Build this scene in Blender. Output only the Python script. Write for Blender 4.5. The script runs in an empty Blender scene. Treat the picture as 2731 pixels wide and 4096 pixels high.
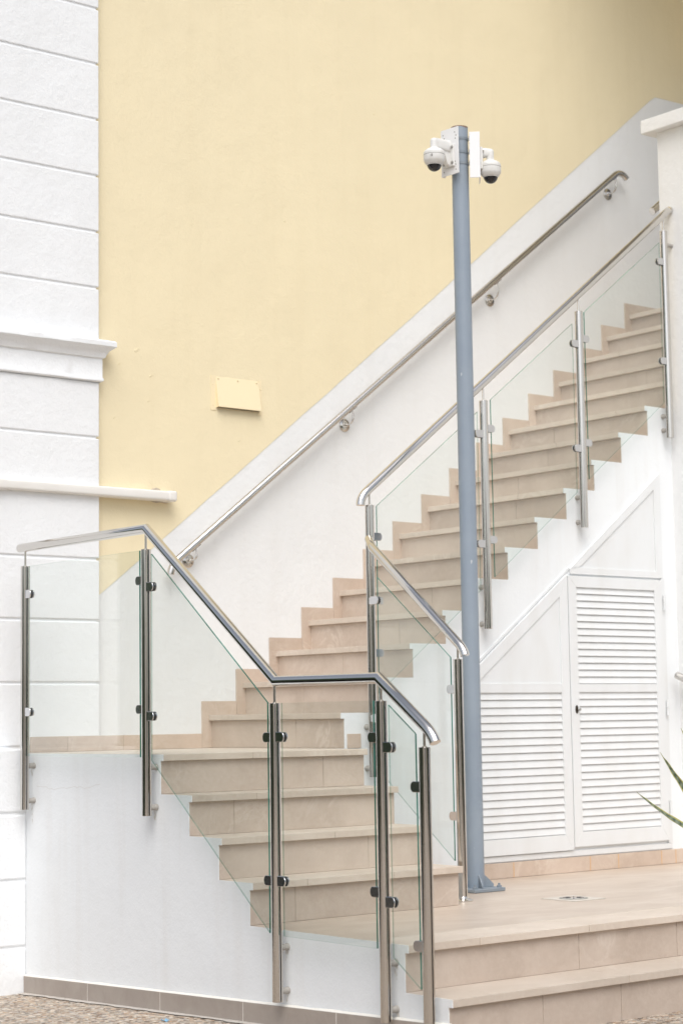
import bpy, math, random
from mathutils import Vector, Matrix, noise
random.seed(7)
PI = math.pi
SCN = bpy.context.scene
COL = SCN.collection
S = 0.8                      # everything below is laid out in stair modules, then scaled to metres

# ------------------------------------------------------------------ dimensions
T, R, W = 0.30, 0.2282, 1.490          # tread, riser, width of the upper flight
NS, NT = 0.027, 0.038                  # nosing overhang, slab thickness
XL, XR = -1.629, -0.100                # outer side wall, right end of the lower flight
Y0, T2, T3 = 1.799, 0.2847, 0.3104
YP = 3.921
ZP = -4 * R
XP = 3.258                             # face of the pier
def gz(y):
    return -1.512 - 0.034 * max(y, -4.4)

# ------------------------------------------------------------------ mesh builder
class MB:
    def __init__(s):
        s.v = []; s.f = []; s.m = []
    def add(s, vs, fs, mi=0):
        o = len(s.v); s.v += [tuple(p) for p in vs]
        for k, f in enumerate(fs):
            s.f.append([i + o for i in f]); s.m.append(mi[k] if isinstance(mi, (list, tuple)) else mi)
        return s
    def box(s, x0, x1, y0, y1, z0, z1, mi=0):
        x0, x1 = sorted((x0, x1)); y0, y1 = sorted((y0, y1)); z0, z1 = sorted((z0, z1))
        vs = [(x, y, z) for z in (z0, z1) for y in (y0, y1) for x in (x0, x1)]
        return s.add(vs, [(0, 2, 3, 1), (4, 5, 7, 6), (0, 1, 5, 4), (2, 6, 7, 3), (0, 4, 6, 2), (1, 3, 7, 5)], mi)
    def obox(s, c, ax, ay, az, mi=0):
        """box from centre and three half-axis vectors"""
        c, ax, ay, az = map(Vector, (c, ax, ay, az))
        vs = [c + ax * i + ay * j + az * k for k in (-1, 1) for j in (-1, 1) for i in (-1, 1)]
        return s.add(vs, [(0, 2, 3, 1), (4, 5, 7, 6), (0, 1, 5, 4), (2, 6, 7, 3), (0, 4, 6, 2), (1, 3, 7, 5)], mi)
    def prism(s, poly, axis, a0, a1, mi=0, side=None):
        n = len(poly)
        def P(u, v, a):
            return {'x': (a, u, v), 'y': (u, a, v), 'z': (u, v, a)}[axis]
        vs = [P(u, v, a0) for u, v in poly] + [P(u, v, a1) for u, v in poly]
        fs = [list(range(n))[::-1], [n + i for i in range(n)]]
        ms = [mi, mi]
        for i in range(n):
            j = (i + 1) % n
            fs.append([i, j, n + j, n + i]); ms.append(mi if side is None else side)
        return s.add(vs, fs, ms)
    def tube(s, path, r, n=24, mi=0, cap=True, ry=None):
        path = [Vector(p) for p in path]
        L = len(path)
        dirs = [(path[i + 1] - path[i]).normalized() for i in range(L - 1)]
        up = Vector((0, 0, 1))
        if abs(dirs[0].dot(up)) > .95: up = Vector((0, 1, 0))
        a = (up - dirs[0] * up.dot(dirs[0])).normalized()
        rings = []; prev = dirs[0]
        rr = r if isinstance(r, (list, tuple)) else [r] * L
        for i in range(L):
            if i == 0: t = dirs[0]; d = dirs[0]
            elif i == L - 1: t = dirs[-1]; d = dirs[-1]
            else:
                t = (dirs[i - 1] + dirs[i]).normalized(); d = dirs[i - 1]
            if i > 0:
                dd = dirs[i - 1]
                a = (a - dd * a.dot(dd)).normalized()
            b = d.cross(a).normalized()
            ring = []
            for k in range(n):
                q = a * math.cos(2 * PI * k / n) * rr[i] + b * math.sin(2 * PI * k / n) * rr[i]
                q = q - d * (q.dot(t) / d.dot(t))
                ring.append(path[i] + q)
            rings.append(ring)
        vs = [p for ring in rings for p in ring]; fs = []
        for i in range(L - 1):
            for k in range(n):
                k2 = (k + 1) % n
                fs.append([i * n + k, i * n + k2, (i + 1) * n + k2, (i + 1) * n + k])
        if cap:
            fs.append(list(range(n))[::-1]); fs.append([(L - 1) * n + k for k in range(n)])
        return s.add(vs, fs, mi)
    def lathe(s, c, prof, n=32, mi=0, axis=Vector((0, 0, 1))):
        """prof: list of (radius, height)"""
        c = Vector(c); axis = Vector(axis).normalized()
        e = Vector((1, 0, 0)) if abs(axis.x) < .9 else Vector((0, 1, 0))
        a = (e - axis * e.dot(axis)).normalized(); b = axis.cross(a)
        vs = []; fs = []
        for r_, h in prof:
            for k in range(n):
                vs.append(c + axis * h + (a * math.cos(2 * PI * k / n) + b * math.sin(2 * PI * k / n)) * max(r_, 1e-4))
        for i in range(len(prof) - 1):
            for k in range(n):
                k2 = (k + 1) % n
                fs.append([i * n + k, i * n + k2, (i + 1) * n + k2, (i + 1) * n + k])
        fs.append(list(range(n))[::-1]); fs.append([(len(prof) - 1) * n + k for k in range(n)])
        return s.add(vs, fs, mi)

def obj(name, mb, mats, parent=None, base=None, bevel=0, smooth=None, seg=2, fixn=True):
    me = bpy.data.meshes.new(name)
    b = Vector(base) if base is not None else (Vector(parent['_b']) if parent is not None else Vector((0, 0, 0)))
    me.from_pydata([tuple(Vector(p) - b) for p in mb.v], [], mb.f)
    if not isinstance(mats, (list, tuple)): mats = [mats]
    for m in mats: me.materials.append(m)
    for p, i in zip(me.polygons, mb.m): p.material_index = i
    if fixn:
        import bmesh
        bm = bmesh.new(); bm.from_mesh(me); bmesh.ops.recalc_face_normals(bm, faces=bm.faces[:]); bm.to_mesh(me); bm.free()
    if smooth is not None:
        for p in me.polygons: p.use_smooth = True
        me.set_sharp_from_angle(angle=math.radians(smooth))
    o = bpy.data.objects.new(name, me); COL.objects.link(o)
    if parent is not None:
        o.parent = parent; o['_b'] = tuple(b)
    else:
        o.location = b; o['_b'] = tuple(b)
    if bevel:
        md = o.modifiers.new('bevel', 'BEVEL'); md.width = bevel * S; md.segments = seg; md.limit_method = 'ANGLE'; md.angle_limit = math.radians(50)
        md.harden_normals = False
    return o

def thing(name, label, cat, base, group=None):
    o = bpy.data.objects.new(name, None); COL.objects.link(o); o.empty_display_size = .1
    o.location = base; o['_b'] = tuple(base); o['label'] = label; o['category'] = cat
    if group: o['group'] = group
    return o
def tag(o, label, cat, group=None):
    o['label'] = label; o['category'] = cat
    if group: o['group'] = group
    return o
def structure(o, label, cat):
    o['kind'] = 'structure'; o['label'] = label; o['category'] = cat; return o

# ------------------------------------------------------------------ materials
class Mat:
    def __init__(s, name):
        s.m = bpy.data.materials.new(name); s.m.use_nodes = True
        s.t = s.m.node_tree; s.n = s.t.nodes; s.l = s.t.links
        s.n.clear()
        s.out = s.n.new('ShaderNodeOutputMaterial')
    def nd(s, typ, ins=None, **kw):
        x = s.n.new(typ)
        for k, v in kw.items(): setattr(x, k, v)
        for k, v in (ins or {}).items():
            if hasattr(v, 'is_linked') or isinstance(v, bpy.types.NodeSocket): s.l.new(v, x.inputs[k])
            else: x.inputs[k].default_value = v
        return x
    def coord(s, world=True, scale=(1, 1, 1), rot=(0, 0, 0)):
        if world:
            g = s.nd('ShaderNodeNewGeometry').outputs['Position']
        else:
            g = s.nd('ShaderNodeTexCoord').outputs['Object']
        return s.nd('ShaderNodeMapping', {'Vector': g, 'Scale': scale, 'Rotation': rot}).outputs[0]
    def noise(s, vec, scale, detail=4, rough=.5, dist=0):
        return s.nd('ShaderNodeTexNoise', {'Vector': vec, 'Scale': scale, 'Detail': detail, 'Roughness': rough, 'Distortion': dist}).outputs['Fac']
    def ramp(s, fac, stops, interp='LINEAR'):
        r = s.nd('ShaderNodeValToRGB', {'Fac': fac}); r.color_ramp.interpolation = interp
        e = r.color_ramp.elements
        while len(e) < len(stops): e.new(.5)
        for q, (p, c) in zip(e, stops):
            q.position = p; q.color = c if len(c) == 4 else (*c, 1)
        return r.outputs['Color']
    def mix(s, fac, a, b, mode='MIX'):
        x = s.nd('ShaderNodeMix', data_type='RGBA', blend_type=mode)
        for k, v in ((0, fac), (6, a), (7, b)):
            if isinstance(v, bpy.types.NodeSocket): s.l.new(v, x.inputs[k])
            else: x.inputs[k].default_value = (*v, 1) if isinstance(v, (tuple, list)) and len(v) == 3 else v
        return x.outputs[2]
    def math(s, op, a, b=0):
        x = s.nd('ShaderNodeMath', operation=op)
        for k, v in ((0, a), (1, b)):
            if isinstance(v, bpy.types.NodeSocket): s.l.new(v, x.inputs[k])
            else: x.inputs[k].default_value = v
        return x.outputs[0]
    def bump(s, h, strength, dist, prev=None):
        i = {'Height': h, 'Strength': strength, 'Distance': dist}
        if prev is not None: i['Normal'] = prev
        return s.nd('ShaderNodeBump', i).outputs['Normal']
    def pbr(s, color, rough=.6, metal=0, normal=None, spec=.5, **kw):
        i = {'Base Color': color if isinstance(color, bpy.types.NodeSocket) else (*color, 1), 'Roughness': rough, 'Metallic': metal, 'Specular IOR Level': spec}
        i.update(kw)
        if normal is not None: i['Normal'] = normal
        b = s.nd('ShaderNodeBsdfPrincipled', i)
        s.l.new(b.outputs[0], s.out.inputs[0]); return s.m

def plaster(name, col, stain, streak=.5, lump=.5, grain=.35):
    m = Mat(name)
    v = m.coord()
    big = m.noise(v, 1.1, 4, .6)
    c = m.mix(m.ramp(big, [(.35, (0, 0, 0)), (.7, (1, 1, 1))]), col, tuple(x * .965 for x in col))
    vs = m.coord(scale=(7, 7, .55))
    st = m.noise(vs, 1.0, 5, .62, .3)
    sf = m.math('MULTIPLY', m.ramp(st, [(.5, (0, 0, 0)), (.78, (1, 1, 1))]), streak)
    c = m.mix(sf, c, stain)
    sp = m.noise(v, 60, 3, .6)
    c = m.mix(m.math('MULTIPLY', m.ramp(sp, [(.66, (0, 0, 0)), (.75, (1, 1, 1))]), .12), c, stain)
    n1 = m.bump(m.noise(v, 90, 3, .55), grain, .004)
    n2 = m.bump(m.noise(v, 26, 2, .5), lump, .010, n1)
    n3 = m.bump(m.noise(v, 3, 2), .25, .03, n2)
    return m.pbr(c, .75, 0, n3, .25)

M = {}
M['white'] = plaster('white_plaster', (.80, .825, .84), (.68, .67, .65), .4, .12, .22)
M['dado'] = plaster('dado_plaster', (.80, .812, .815), (.70, .69, .66), .22, .3, .22)
M['pillar'] = plaster('pillar_plaster', (.83, .85, .865), (.72, .73, .73), .18, .28, .4)
M['yellow'] = plaster('yellow_plaster', (.825, .728, .505), (.75, .65, .435), .35, .16, .3)
M['pier'] = plaster('pier_plaster', (.80, .805, .80), (.70, .68, .64), .3, .3, .22)

def stone(name, a, b, c3, vein, seed=0.0, cleft=.5):
    m = Mat(name)
    oi = m.nd('ShaderNodeObjectInfo')
    rnd = oi.outputs['Random']
    g = m.nd('ShaderNodeNewGeometry').outputs['Position']
    off = m.nd('ShaderNodeCombineXYZ', {'X': m.math('MULTIPLY', rnd, 37.0), 'Y': m.math('MULTIPLY', rnd, 11.0), 'Z': seed})
    vec = m.nd('ShaderNodeVectorMath', {0: g, 1: off.outputs[0]}, operation='ADD').outputs[0]
    big = m.noise(vec, 2.2, 5, .6, .8)
    c = m.ramp(big, [(.3, a), (.5, b), (.72, c3)])
    # broad lighter veins
    vn = m.noise(vec, 3.2, 7, .62, 1.6)
    band = m.math('ABSOLUTE', m.math('SUBTRACT', vn, .5))
    vf = m.ramp(band, [(0, (1, 1, 1)), (.012, (.5, .5, .5)), (.035, (0, 0, 0))])
    vf2 = m.math('MULTIPLY', vf, m.ramp(m.noise(vec, 1.7, 2), [(.45, (0, 0, 0)), (.68, (.6, .6, .6))]))
    c = m.mix(vf2, c, vein)
    fine = m.noise(vec, 38, 5, .7)
    c = m.mix(m.math('MULTIPLY', m.ramp(fine, [(.42, (0, 0, 0)), (.72, (1, 1, 1))]), .22), c, vein)
    vv = m.nd('ShaderNodeMapRange', {'Value': rnd, 'To Min': .90, 'To Max': 1.06}).outputs[0]
    c = m.nd('ShaderNodeHueSaturation', {'Color': c, 'Value': vv}).outputs[0]
    n1 = m.bump(m.noise(vec, 9, 6, .65, 1.2), cleft, .008)
    n2 = m.bump(m.noise(vec, 60, 4, .6), .25, .003, n1)
    return m.pbr(c, m.nd('ShaderNodeMapRange', {'Value': fine, 'To Min': .42, 'To Max': .62}).outputs[0], 0, n2, .4)
M['stone'] = stone('beige_stone', (.475, .39, .32), (.54, .45, .375), (.60, .51, .43), (.70, .63, .555))
M['tread'] = stone('tread_stone', (.54, .46, .38), (.60, .515, .43), (.66, .575, .49), (.74, .68, .60), 5.0, .35)
M['pink'] = stone('skirting_stone', (.51, .405, .325), (.57, .46, .375), (.63, .525, .44), (.72, .64, .55), 9.0, .35)
m = Mat('stain')
M['stain'] = m.pbr(m.mix(m.ramp(m.noise(m.coord(), 55, 4), [(.35, (0, 0, 0)), (.6, (1, 1, 1))]), (.56, .54, .50), (.77, .79, .80)), .8)
m = Mat('grout'); M['grout'] = m.pbr((.33, .27, .21), .9)
m = Mat('ochre_grout'); M['ochre'] = m.pbr((.62, .42, .25), .9)

def floor_mat():
    m = Mat('platform_tiles')
    v = m.coord()
    g = m.nd('ShaderNodeNewGeometry').outputs['Position']
    sep = m.nd('ShaderNodeSeparateXYZ', {0: g})
    c = m.ramp(m.noise(m.coord(scale=(1, 2.2, 1), rot=(0, 0, .5)), 2.3, 5, .6, .9), [(.3, (.47, .375, .295)), (.5, (.53, .435, .35)), (.72, (.61, .525, .44))])
    c = m.mix(m.math('MULTIPLY', m.noise(v, 40, 4, .7), .15), c, (.78, .72, .65))
    def line(coord, off, pitch):
        a = m.math('ADD', coord, 100 * pitch - off)
        f = m.math('ABSOLUTE', m.math('SUBTRACT', m.math('FRACT', m.math('DIVIDE', a, pitch)), .5))
        return m.ramp(f, [(.4945, (0, 0, 0)), (.498, (1, 1, 1))])
    lx = line(sep.outputs['X'], -.14 * S + .3755 * S, .751 * S); ly = line(sep.outputs['Y'], -2.05 * S + .3755 * S, .751 * S)
    ln = m.math('MAXIMUM', lx, ly)
    c = m.mix(m.math('MULTIPLY', ln, .7), c, (.47, .36, .28))
    n = m.bump(m.noise(v, 12, 4, .6), .15, .004)
    return m.pbr(c, .36, 0, n, .5)
M['floor'] = floor_mat()

def steel(name, rough, tint=(.66, .645, .625)):
    m = Mat(name)
    v = m.coord(scale=(1, 1, .02))
    st = m.noise(v, 380, 3, .6)
    r = m.nd('ShaderNodeMapRange', {'Value': m.noise(m.coord(), 14, 3, .6), 'To Min': rough * .75, 'To Max': rough * 1.3}).outputs[0]
    n = m.bump(st, .05, .001)
    c = m.mix(m.math('MULTIPLY', m.noise(m.coord(), 5, 4), .25), tint, tuple(x * .86 for x in tint))
    return m.pbr(c, r, 1.0, n)
M['steel'] = steel('polished_steel', .09, (.70, .675, .64))
M['satin'] = steel('satin_steel', .13, (.66, .635, .60))
M['clamp'] = steel('clamp_steel', .16, (.68, .68, .69))
m = Mat('rubber'); M['rubber'] = m.pbr((.02, .02, .025), .5)

def glass():
    m = Mat('clear_glass')
    tr = m.nd('ShaderNodeBsdfTransparent', {'Color': (.966, .982, .974, 1)})
    gl = m.nd('ShaderNodeBsdfGlossy', {'Color': (1, 1, 1, 1), 'Roughness': .01})
    bf = m.nd('ShaderNodeNewGeometry').outputs['Backfacing']
    ior = m.nd('ShaderNodeMapRange', {'Value': bf, 'To Min': 1.45, 'To Max': 1 / 1.45}).outputs[0]
    fr = m.nd('ShaderNodeFresnel', {'IOR': ior})
    mx = m.nd('ShaderNodeMixShader', {0: m.math('MULTIPLY', fr.outputs[0], .9), 1: tr.outputs[0], 2: gl.outputs[0]})
    # thin film of dust
    df = m.nd('ShaderNodeBsdfDiffuse', {'Color': (.75, .78, .76, 1)})
    dust = m.math('MULTIPLY', m.ramp(m.noise(m.coord(scale=(1, 1, .7)), 6, 5, .65), [(.35, (.4, .4, .4)), (.8, (1, 1, 1))]), .022)
    mx2 = m.nd('ShaderNodeMixShader', {0: dust, 1: mx.outputs[0], 2: df.outputs[0]})
    m.l.new(mx2.outputs[0], m.out.inputs[0]); return m.m
M['glass'] = glass()
def glass_edge():
    m = Mat('glass_edge')
    bf = m.nd('ShaderNodeNewGeometry').outputs['Backfacing']
    tr = m.nd('ShaderNodeBsdfTransparent', {'Color': m.mix(bf, (.20, .45, .38), (.74, .84, .80))})
    df = m.nd('ShaderNodeBsdfPrincipled', {'Base Color': m.mix(m.ramp(m.noise(m.coord(), 4, 3), [(.4, (0, 0, 0)), (.6, (1, 1, 1))]), (.035, .14, .11), (.10, .30, .25)), 'Roughness': .12})
    fac = m.nd('ShaderNodeMapRange', {'Value': bf, 'To Min': .75, 'To Max': .22}).outputs[0]
    mx = m.nd('ShaderNodeMixShader', {0: fac, 1: tr.outputs[0], 2: df.outputs[0]})
    m.l.new(mx.outputs[0], m.out.inputs[0]); return m.m
M['edge'] = glass_edge()
m = Mat('white_lacquer')
M['lacquer'] = m.pbr(m.mix(m.ramp(m.noise(m.coord(scale=(3, 3, 1)), 3, 4), [(.4, (0, 0, 0)), (.8, (1, 1, 1))]), (.74, .76, .77), (.70, .71, .705)), .38, 0, m.bump(m.noise(m.coord(), 60, 3), .06, .002), .5)
m = Mat('slat_gap'); M['gap'] = m.pbr((.80, .79, .77), .9)
m = Mat('pole_paint')
vv = m.coord()
cc = m.mix(m.ramp(m.noise(vv, 3.5, 5, .6), [(.35, (0, 0, 0)), (.75, (1, 1, 1))]), (.245, .295, .355), (.285, .335, .39))
chip = m.ramp(m.noise(m.coord(scale=(1, 1, .45)), 34, 4, .6), [(.70, (0, 0, 0)), (.715, (1, 1, 1))])
cc = m.mix(m.math('MULTIPLY', chip, .7), cc, (.6, .62, .62))
M['pole'] = m.pbr(cc, .45, 0, m.bump(m.noise(vv, 40, 3), .12, .002), .5)
m = Mat('base_paint'); M['polebase'] = m.pbr(m.mix(m.noise(m.coord(), 20, 4), (.19, .235, .28), (.27, .30, .33)), .55, 0, m.bump(m.noise(m.coord(), 40, 4), .4, .004))
m = Mat('rust'); M['rust'] = m.pbr(m.mix(m.noise(m.coord(), 60, 4), (.20, .09, .04), (.30, .25, .22)), .85)
m = Mat('camera_plastic'); M['plastic'] = m.pbr(m.mix(m.ramp(m.noise(m.coord(), 25, 4), [(.5, (0, 0, 0)), (.8, (1, 1, 1))]), (.73, .725, .70), (.64, .62, .58)), .4)
m = Mat('seam'); M['seam'] = m.pbr((.28, .27, .25), .7)
m = Mat('dome'); M['dome'] = m.pbr((.012, .012, .014), .06, 0, None, .6)
m = Mat('dome_glass'); M['domeclear'] = m.pbr((.55, .57, .58), .08)
m = Mat('white_paint'); M['paint'] = m.pbr((.80, .80, .80), .45, 0, m.bump(m.noise(m.coord(), 50, 3), .1, .002))
m = Mat('bolt'); M['bolt'] = m.pbr((.45, .44, .42), .4, .7)
m = Mat('spacer')
M['spacer'] = m.pbr(m.mix(m.noise(m.coord(), 50, 4), (.27, .25, .23), (.50, .48, .44)), .7, 0, m.bump(m.noise(m.coord(), 60, 4), .4, .003))
m = Mat('vent_paint'); M['vent'] = m.pbr((.84, .725, .49), .5, 0, m.bump(m.noise(m.coord(), 40, 3), .12, .003))
m = Mat('vent_shade'); M['vshade'] = m.pbr((.10, .07, .035), .9)  # dark colour standing in for shade under the vent hood
m = Mat('duct_plastic'); M['duct'] = m.pbr(m.mix(m.ramp(m.noise(m.coord(scale=(1, 1, 5)), 2.5, 4), [(.4, (0, 0, 0)), (.7, (1, 1, 1))]), (.80, .785, .75), (.74, .72, .68)), .45)
m = Mat('broken_plaster'); M['broken'] = m.pbr(m.mix(m.noise(m.coord(), 50, 5, .7), (.38, .31, .24), (.62, .56, .48)), .95, 0, m.bump(m.noise(m.coord(), 45, 5), .9, .01))
m = Mat('grey_tile')
M['greytile'] = m.pbr(m.mix(m.ramp(m.noise(m.coord(), 9, 5, .65, .5), [(.3, (0, 0, 0)), (.75, (1, 1, 1))]), (.33, .285, .25), (.39, .345, .305)), .5, 0, m.bump(m.noise(m.coord(), 50, 4), .15, .003))
m = Mat('lime_grout'); M['lime'] = m.pbr((.70, .67, .62), .9)
m = Mat('lock'); M['lock'] = m.pbr((.05, .04, .03), .35, .6)

def pebble():
    m = Mat('pebble_ground')
    v = m.coord(scale=(1, 1, 0))
    wv = m.nd('ShaderNodeTexNoise', {'Vector': v, 'Scale': 25, 'Detail': 2}).outputs['Color']
    v2 = m.nd('ShaderNodeVectorMath', {0: v, 1: m.nd('ShaderNodeVectorMath', {0: wv, 1: (.018, .018, 0)}, operation='MULTIPLY').outputs[0]}, operation='ADD').outputs[0]
    vo = m.nd('ShaderNodeTexVoronoi', {'Vector': v2, 'Scale': 52, 'Randomness': 1})
    ed = m.nd('ShaderNodeTexVoronoi', {'Vector': v2, 'Scale': 52, 'Randomness': 1}, feature='DISTANCE_TO_EDGE')
    sp = m.nd('ShaderNodeSeparateColor', {0: vo.outputs['Color']})
    c = m.ramp(sp.outputs[0], [(0, (.10, .075, .055)), (.18, (.34, .22, .14)), (.4, (.62, .50, .37)), (.55, (.20, .17, .15)), (.8, (.78, .70, .60)), (1, (.48, .29, .16))])
    gr = m.ramp(ed.outputs['Distance'], [(.02, (1, 1, 1)), (.09, (0, 0, 0))])
    pt = m.ramp(m.noise(m.coord(), 1.4, 4), [(.4, (.55, .55, .55)), (.62, (1, 1, 1))])
    c = m.mix(m.math('MULTIPLY', gr, pt), c, (.50, .46, .40))
    h = m.ramp(ed.outputs['Distance'], [(0, (0, 0, 0)), (.22, (1, 1, 1))])
    return m.pbr(c, .7, 0, m.bump(h, .9, .006), .35)
M['pebble'] = pebble()
def leafmat(edge=False):
    m = Mat('leaf_margin' if edge else 'leaf_green')
    if edge:
        return m.pbr(m.mix(m.noise(m.coord(), 30, 3), (.50, .46, .13), (.42, .42, .12)), .4)
    tc = m.nd('ShaderNodeTexCoord').outputs['UV']
    wob = m.nd('ShaderNodeTexNoise', {'Vector': tc, 'Scale': 9, 'Detail': 3}).outputs['Fac']
    sep = m.nd('ShaderNodeSeparateXYZ', {0: tc})
    b = m.math('SINE', m.math('ADD', m.math('MULTIPLY', sep.outputs['Y'], 95), m.math('MULTIPLY', wob, 14)))
    f = m.ramp(m.math('ADD', m.math('MULTIPLY', b, .5), .5), [(.35, (.055, .085, .05)), (.6, (.22, .27, .19))])
    return m.pbr(f, .38)
M['leaf'] = leafmat(); M['leafedge'] = leafmat(True)
m = Mat('terracotta'); M['pot'] = m.pbr((.42, .22, .13), .8)
m = Mat('soil'); M['soil'] = m.pbr((.05, .035, .025), .95)
m = Mat('blue_plastic'); M['blue'] = m.pbr((.22, .42, .60), .6)
m = Mat('hedge'); M['hedge'] = m.pbr(m.mix(m.noise(m.coord(), 8, 5, .7), (.03, .05, .02), (.07, .10, .04)), .8)
m = Mat('far_wall'); M['farwall'] = m.pbr(m.mix(m.noise(m.coord(), 1, 4), (.74, .71, .65), (.68, .65, .60)), .8)
m = Mat('far_window'); M['farglass'] = m.pbr((.03, .04, .05), .08)

# ------------------------------------------------------------------ setting: ground, platform floor
g = MB()
nx, ys_ = 1, [-60, -4.4, -2, .5]
for i in range(len(ys_) - 1):
    a, b = ys_[i], ys_[i + 1]
    g.add([(-45, a, gz(a)), (45, a, gz(a)), (45, b, gz(b)), (-45, b, gz(b))], [(0, 1, 2, 3)])
structure(obj('ground', g, M['pebble']), 'exposed pebble ground at the foot of the stairs', 'ground')
# mortar strip where the pebbles stop short of the grey tile base
g = MB()
n = 60; vs = []; fs = []
for i in range(n + 1):
    y = -.28 - i * (3.9 / n)
    w = .05 + .03 * noise.noise(Vector((i * .35, 3, 0))) + .022 * noise.noise(Vector((i * 1.3, 9, 0)))
    vs += [(XL - .012, y, gz(y) + .006), (XL - .02 - w, y, gz(y) + .005)]
for i in range(n): fs.append((2 * i, 2 * i + 1, 2 * i + 3, 2 * i + 2))
g.add(vs, fs)
m = Mat('mortar_strip'); M['mortar'] = m.pbr(m.mix(m.noise(m.coord(), 70, 4), (.62, .59, .55), (.42, .38, .33)), .95, 0, m.bump(m.noise(m.coord(), 80, 4), .7, .005))
structure(obj('pavement_edge', g, M['mortar'], fixn=False), 'thin mortar strip along the grey tile base', 'pavement')

# ------------------------------------------------------------------ back wall: yellow above, white stair band below
# boundary of the painted band, slightly wobbly
key = [(-.98, 1.002), (-.934, 1.038), (.238, 1.958), (1.838, 3.226), (4.86, 5.66), (4.915, 5.697), (5.30, 5.705), (12.0, 5.705)]
line = []
for (a, b), (c, d) in zip(key[:-1], key[1:]):
    k = max(1, int((c - a) / .12))
    for i in range(k):
        t = i / k; x = a + (c - a) * t; z = b + (d - b) * t
        line.append((x, z + .006 * noise.noise(Vector((x * 5, 1.7, 0)))))
line.append(key[-1])
bw = thing('building_wall', 'tall back wall, pale yellow plaster above a sloping white band along the stairs', 'wall', (0, 0, ZP))
bm_ = MB(); bm_.prism(line + [(12.0, 11.0), (-.98, 11.0)], 'y', -.003, .30)
for (x, z, r0) in ((-.62, 2.77, .012), (-.50, 2.60, .008), (-.76, 2.66, .005), (-.80, 2.28, .005), (.26, 2.20, .005), (-.52, 2.42, .006), (1.6, 4.9, .006), (.7, 3.9, .006)):
    for q in range(3): bm_.lathe((x + q * r0 * 1.2, -.0028, z + q * r0 * .8), [(r0 * (1 - q * .2), 0), (r0 * .7, .0022), (0, .003)], 8, axis=(0, -1, 0))
obj('upper_plaster', bm_, M['yellow'], bw)['label'] = 'pale yellow textured plaster'
bm_ = MB(); bm_.prism([(-.98, -1.6), (12.0, -1.6)] + line[::-1], 'y', 0, .29)
obj('white_band', bm_, M['dado'], bw)['label'] = 'white painted band following the stair slope'

# ------------------------------------------------------------------ rusticated pillar
pl = thing('pillar', 'white rusticated corner pillar with moulded cornice left of the yellow wall', 'pillar', (-1.8, -.06, -1.5))
PXR = -.952
gro = [-1.60, -1.216, -.80, -.38, .037, .454, .871, 1.288, 1.745, 2.12, 2.515]
gro2 = [2.765, 3.16, 3.555, 3.95, 4.353, 4.75, 5.15, 5.55, 5.95, 6.35, 6.75, 7.15, 7.55, 7.95, 8.35, 8.75, 9.15, 11.0]
PLX = -2.6
core = MB().box(PLX + .02, PXR - .02, -.051, .28, -1.6, 11.0)
obj('core', core, M['pillar'], pl)
def course(z0, z1, xr, y):
    b = MB().box(PLX, xr, y, .25, z0 + .008, z1 - .008)
    obj('block', b, M['pillar'], pl, bevel=.007, seg=2)
for a, b in zip(gro[:-1], gro[1:]):
    if b > .04: course(a, b, PXR, -.06)
for a, b in zip(gro2[:-1], gro2[1:]): course(a, b, PXR, -.06)
# thicker plinth below the landing
pc_ = MB().box(PLX + .02, XL - .001, -.262, -.05, -1.6, .02)
obj('plinth_core', pc_, M['pillar'], pl)
for a, b in zip([-1.60, -1.216, -.80, -.38], [-1.216, -.80, -.38, .037]):
    bb = MB().box(PLX, XL + .0, -.272, -.04, a + .008, b - .008)
    obj('plinth_block', bb, M['pillar'], pl, bevel=.012)
# cornice: swept profile (returns on the right side)
prof = [(.008, 2.503), (.022, 2.512), (.022, 2.527), (.016, 2.536), (.016, 2.665), (.030, 2.672), (.036, 2.69), (.050, 2.715), (.078, 2.735), (.088, 2.745), (.088, 2.775), (.080, 2.786), (.0, 2.792)]
cm = MB(); vs = []
nseg = 40
for i in range(nseg + 1):
    x = PLX + (PXR - PLX) * i / nseg
    for d, z in prof:
        j = .004 * noise.noise(Vector((x * 7, z * 9, 1))) if d > .02 else 0
        if i == nseg: vs.append((PXR + d + j * .5, -.06 - d, z + j))
        else: vs.append((x, -.06 - d + j, z + j))
for d, z in prof: vs.append((PXR + d, .0, z))
fs = []; P = len(prof)
for i in range(nseg + 1):
    for k in range(P - 1):
        fs.append((i * P + k, (i + 1) * P + k, (i + 1) * P + k + 1, i * P + k + 1))
cm.add(vs, fs)
obj('cornice', cm, M['pillar'], pl, smooth=35)

# ------------------------------------------------------------------ cable duct, vent hood
cd = thing('cable_duct', 'cream plastic cable duct running across the pillar onto the yellow wall', 'cable duct', (-1.4, -.06, 1.75))
def roundrect(cy, cz, hy, hz, r, n=5):
    pts = []
    for (sy, sz, a0) in ((1, 1, 0), (-1, 1, 90), (-1, -1, 180), (1, -1, 270)):
        for k in range(n + 1):
            a = math.radians(a0 + 90 * k / n); pts.append((cy + sy * (hy - r) + r * math.cos(a), cz + sz * (hz - r) + r * math.sin(a)))
    return pts
b = MB(); b.prism(roundrect(-.054, 1.752, .054, .034, .016), 'x', -2.7, -.408)
obj('duct_body', b, M['duct'], cd, smooth=40)
b = MB(); b.prism(roundrect(-.056, 1.752, .0565, .0375, .018), 'x', -.410, -.348)
obj('end_cap', b, M['duct'], cd, smooth=40, bevel=.008)
b = MB(); b.prism(roundrect(-.056, 1.752, .0565, .0375, .018), 'x', -1.78, -1.69)
obj('coupling', b, M['duct'], cd, smooth=40)
b = MB(); pts = [(-.52, 1.78)] + [(-.52 + .085 * k / 8, 1.786 + .022 * math.sin(PI * k / 8) + .003 * math.sin(k * 2.3)) for k in range(9)] + [(-.435, 1.78)]
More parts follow.
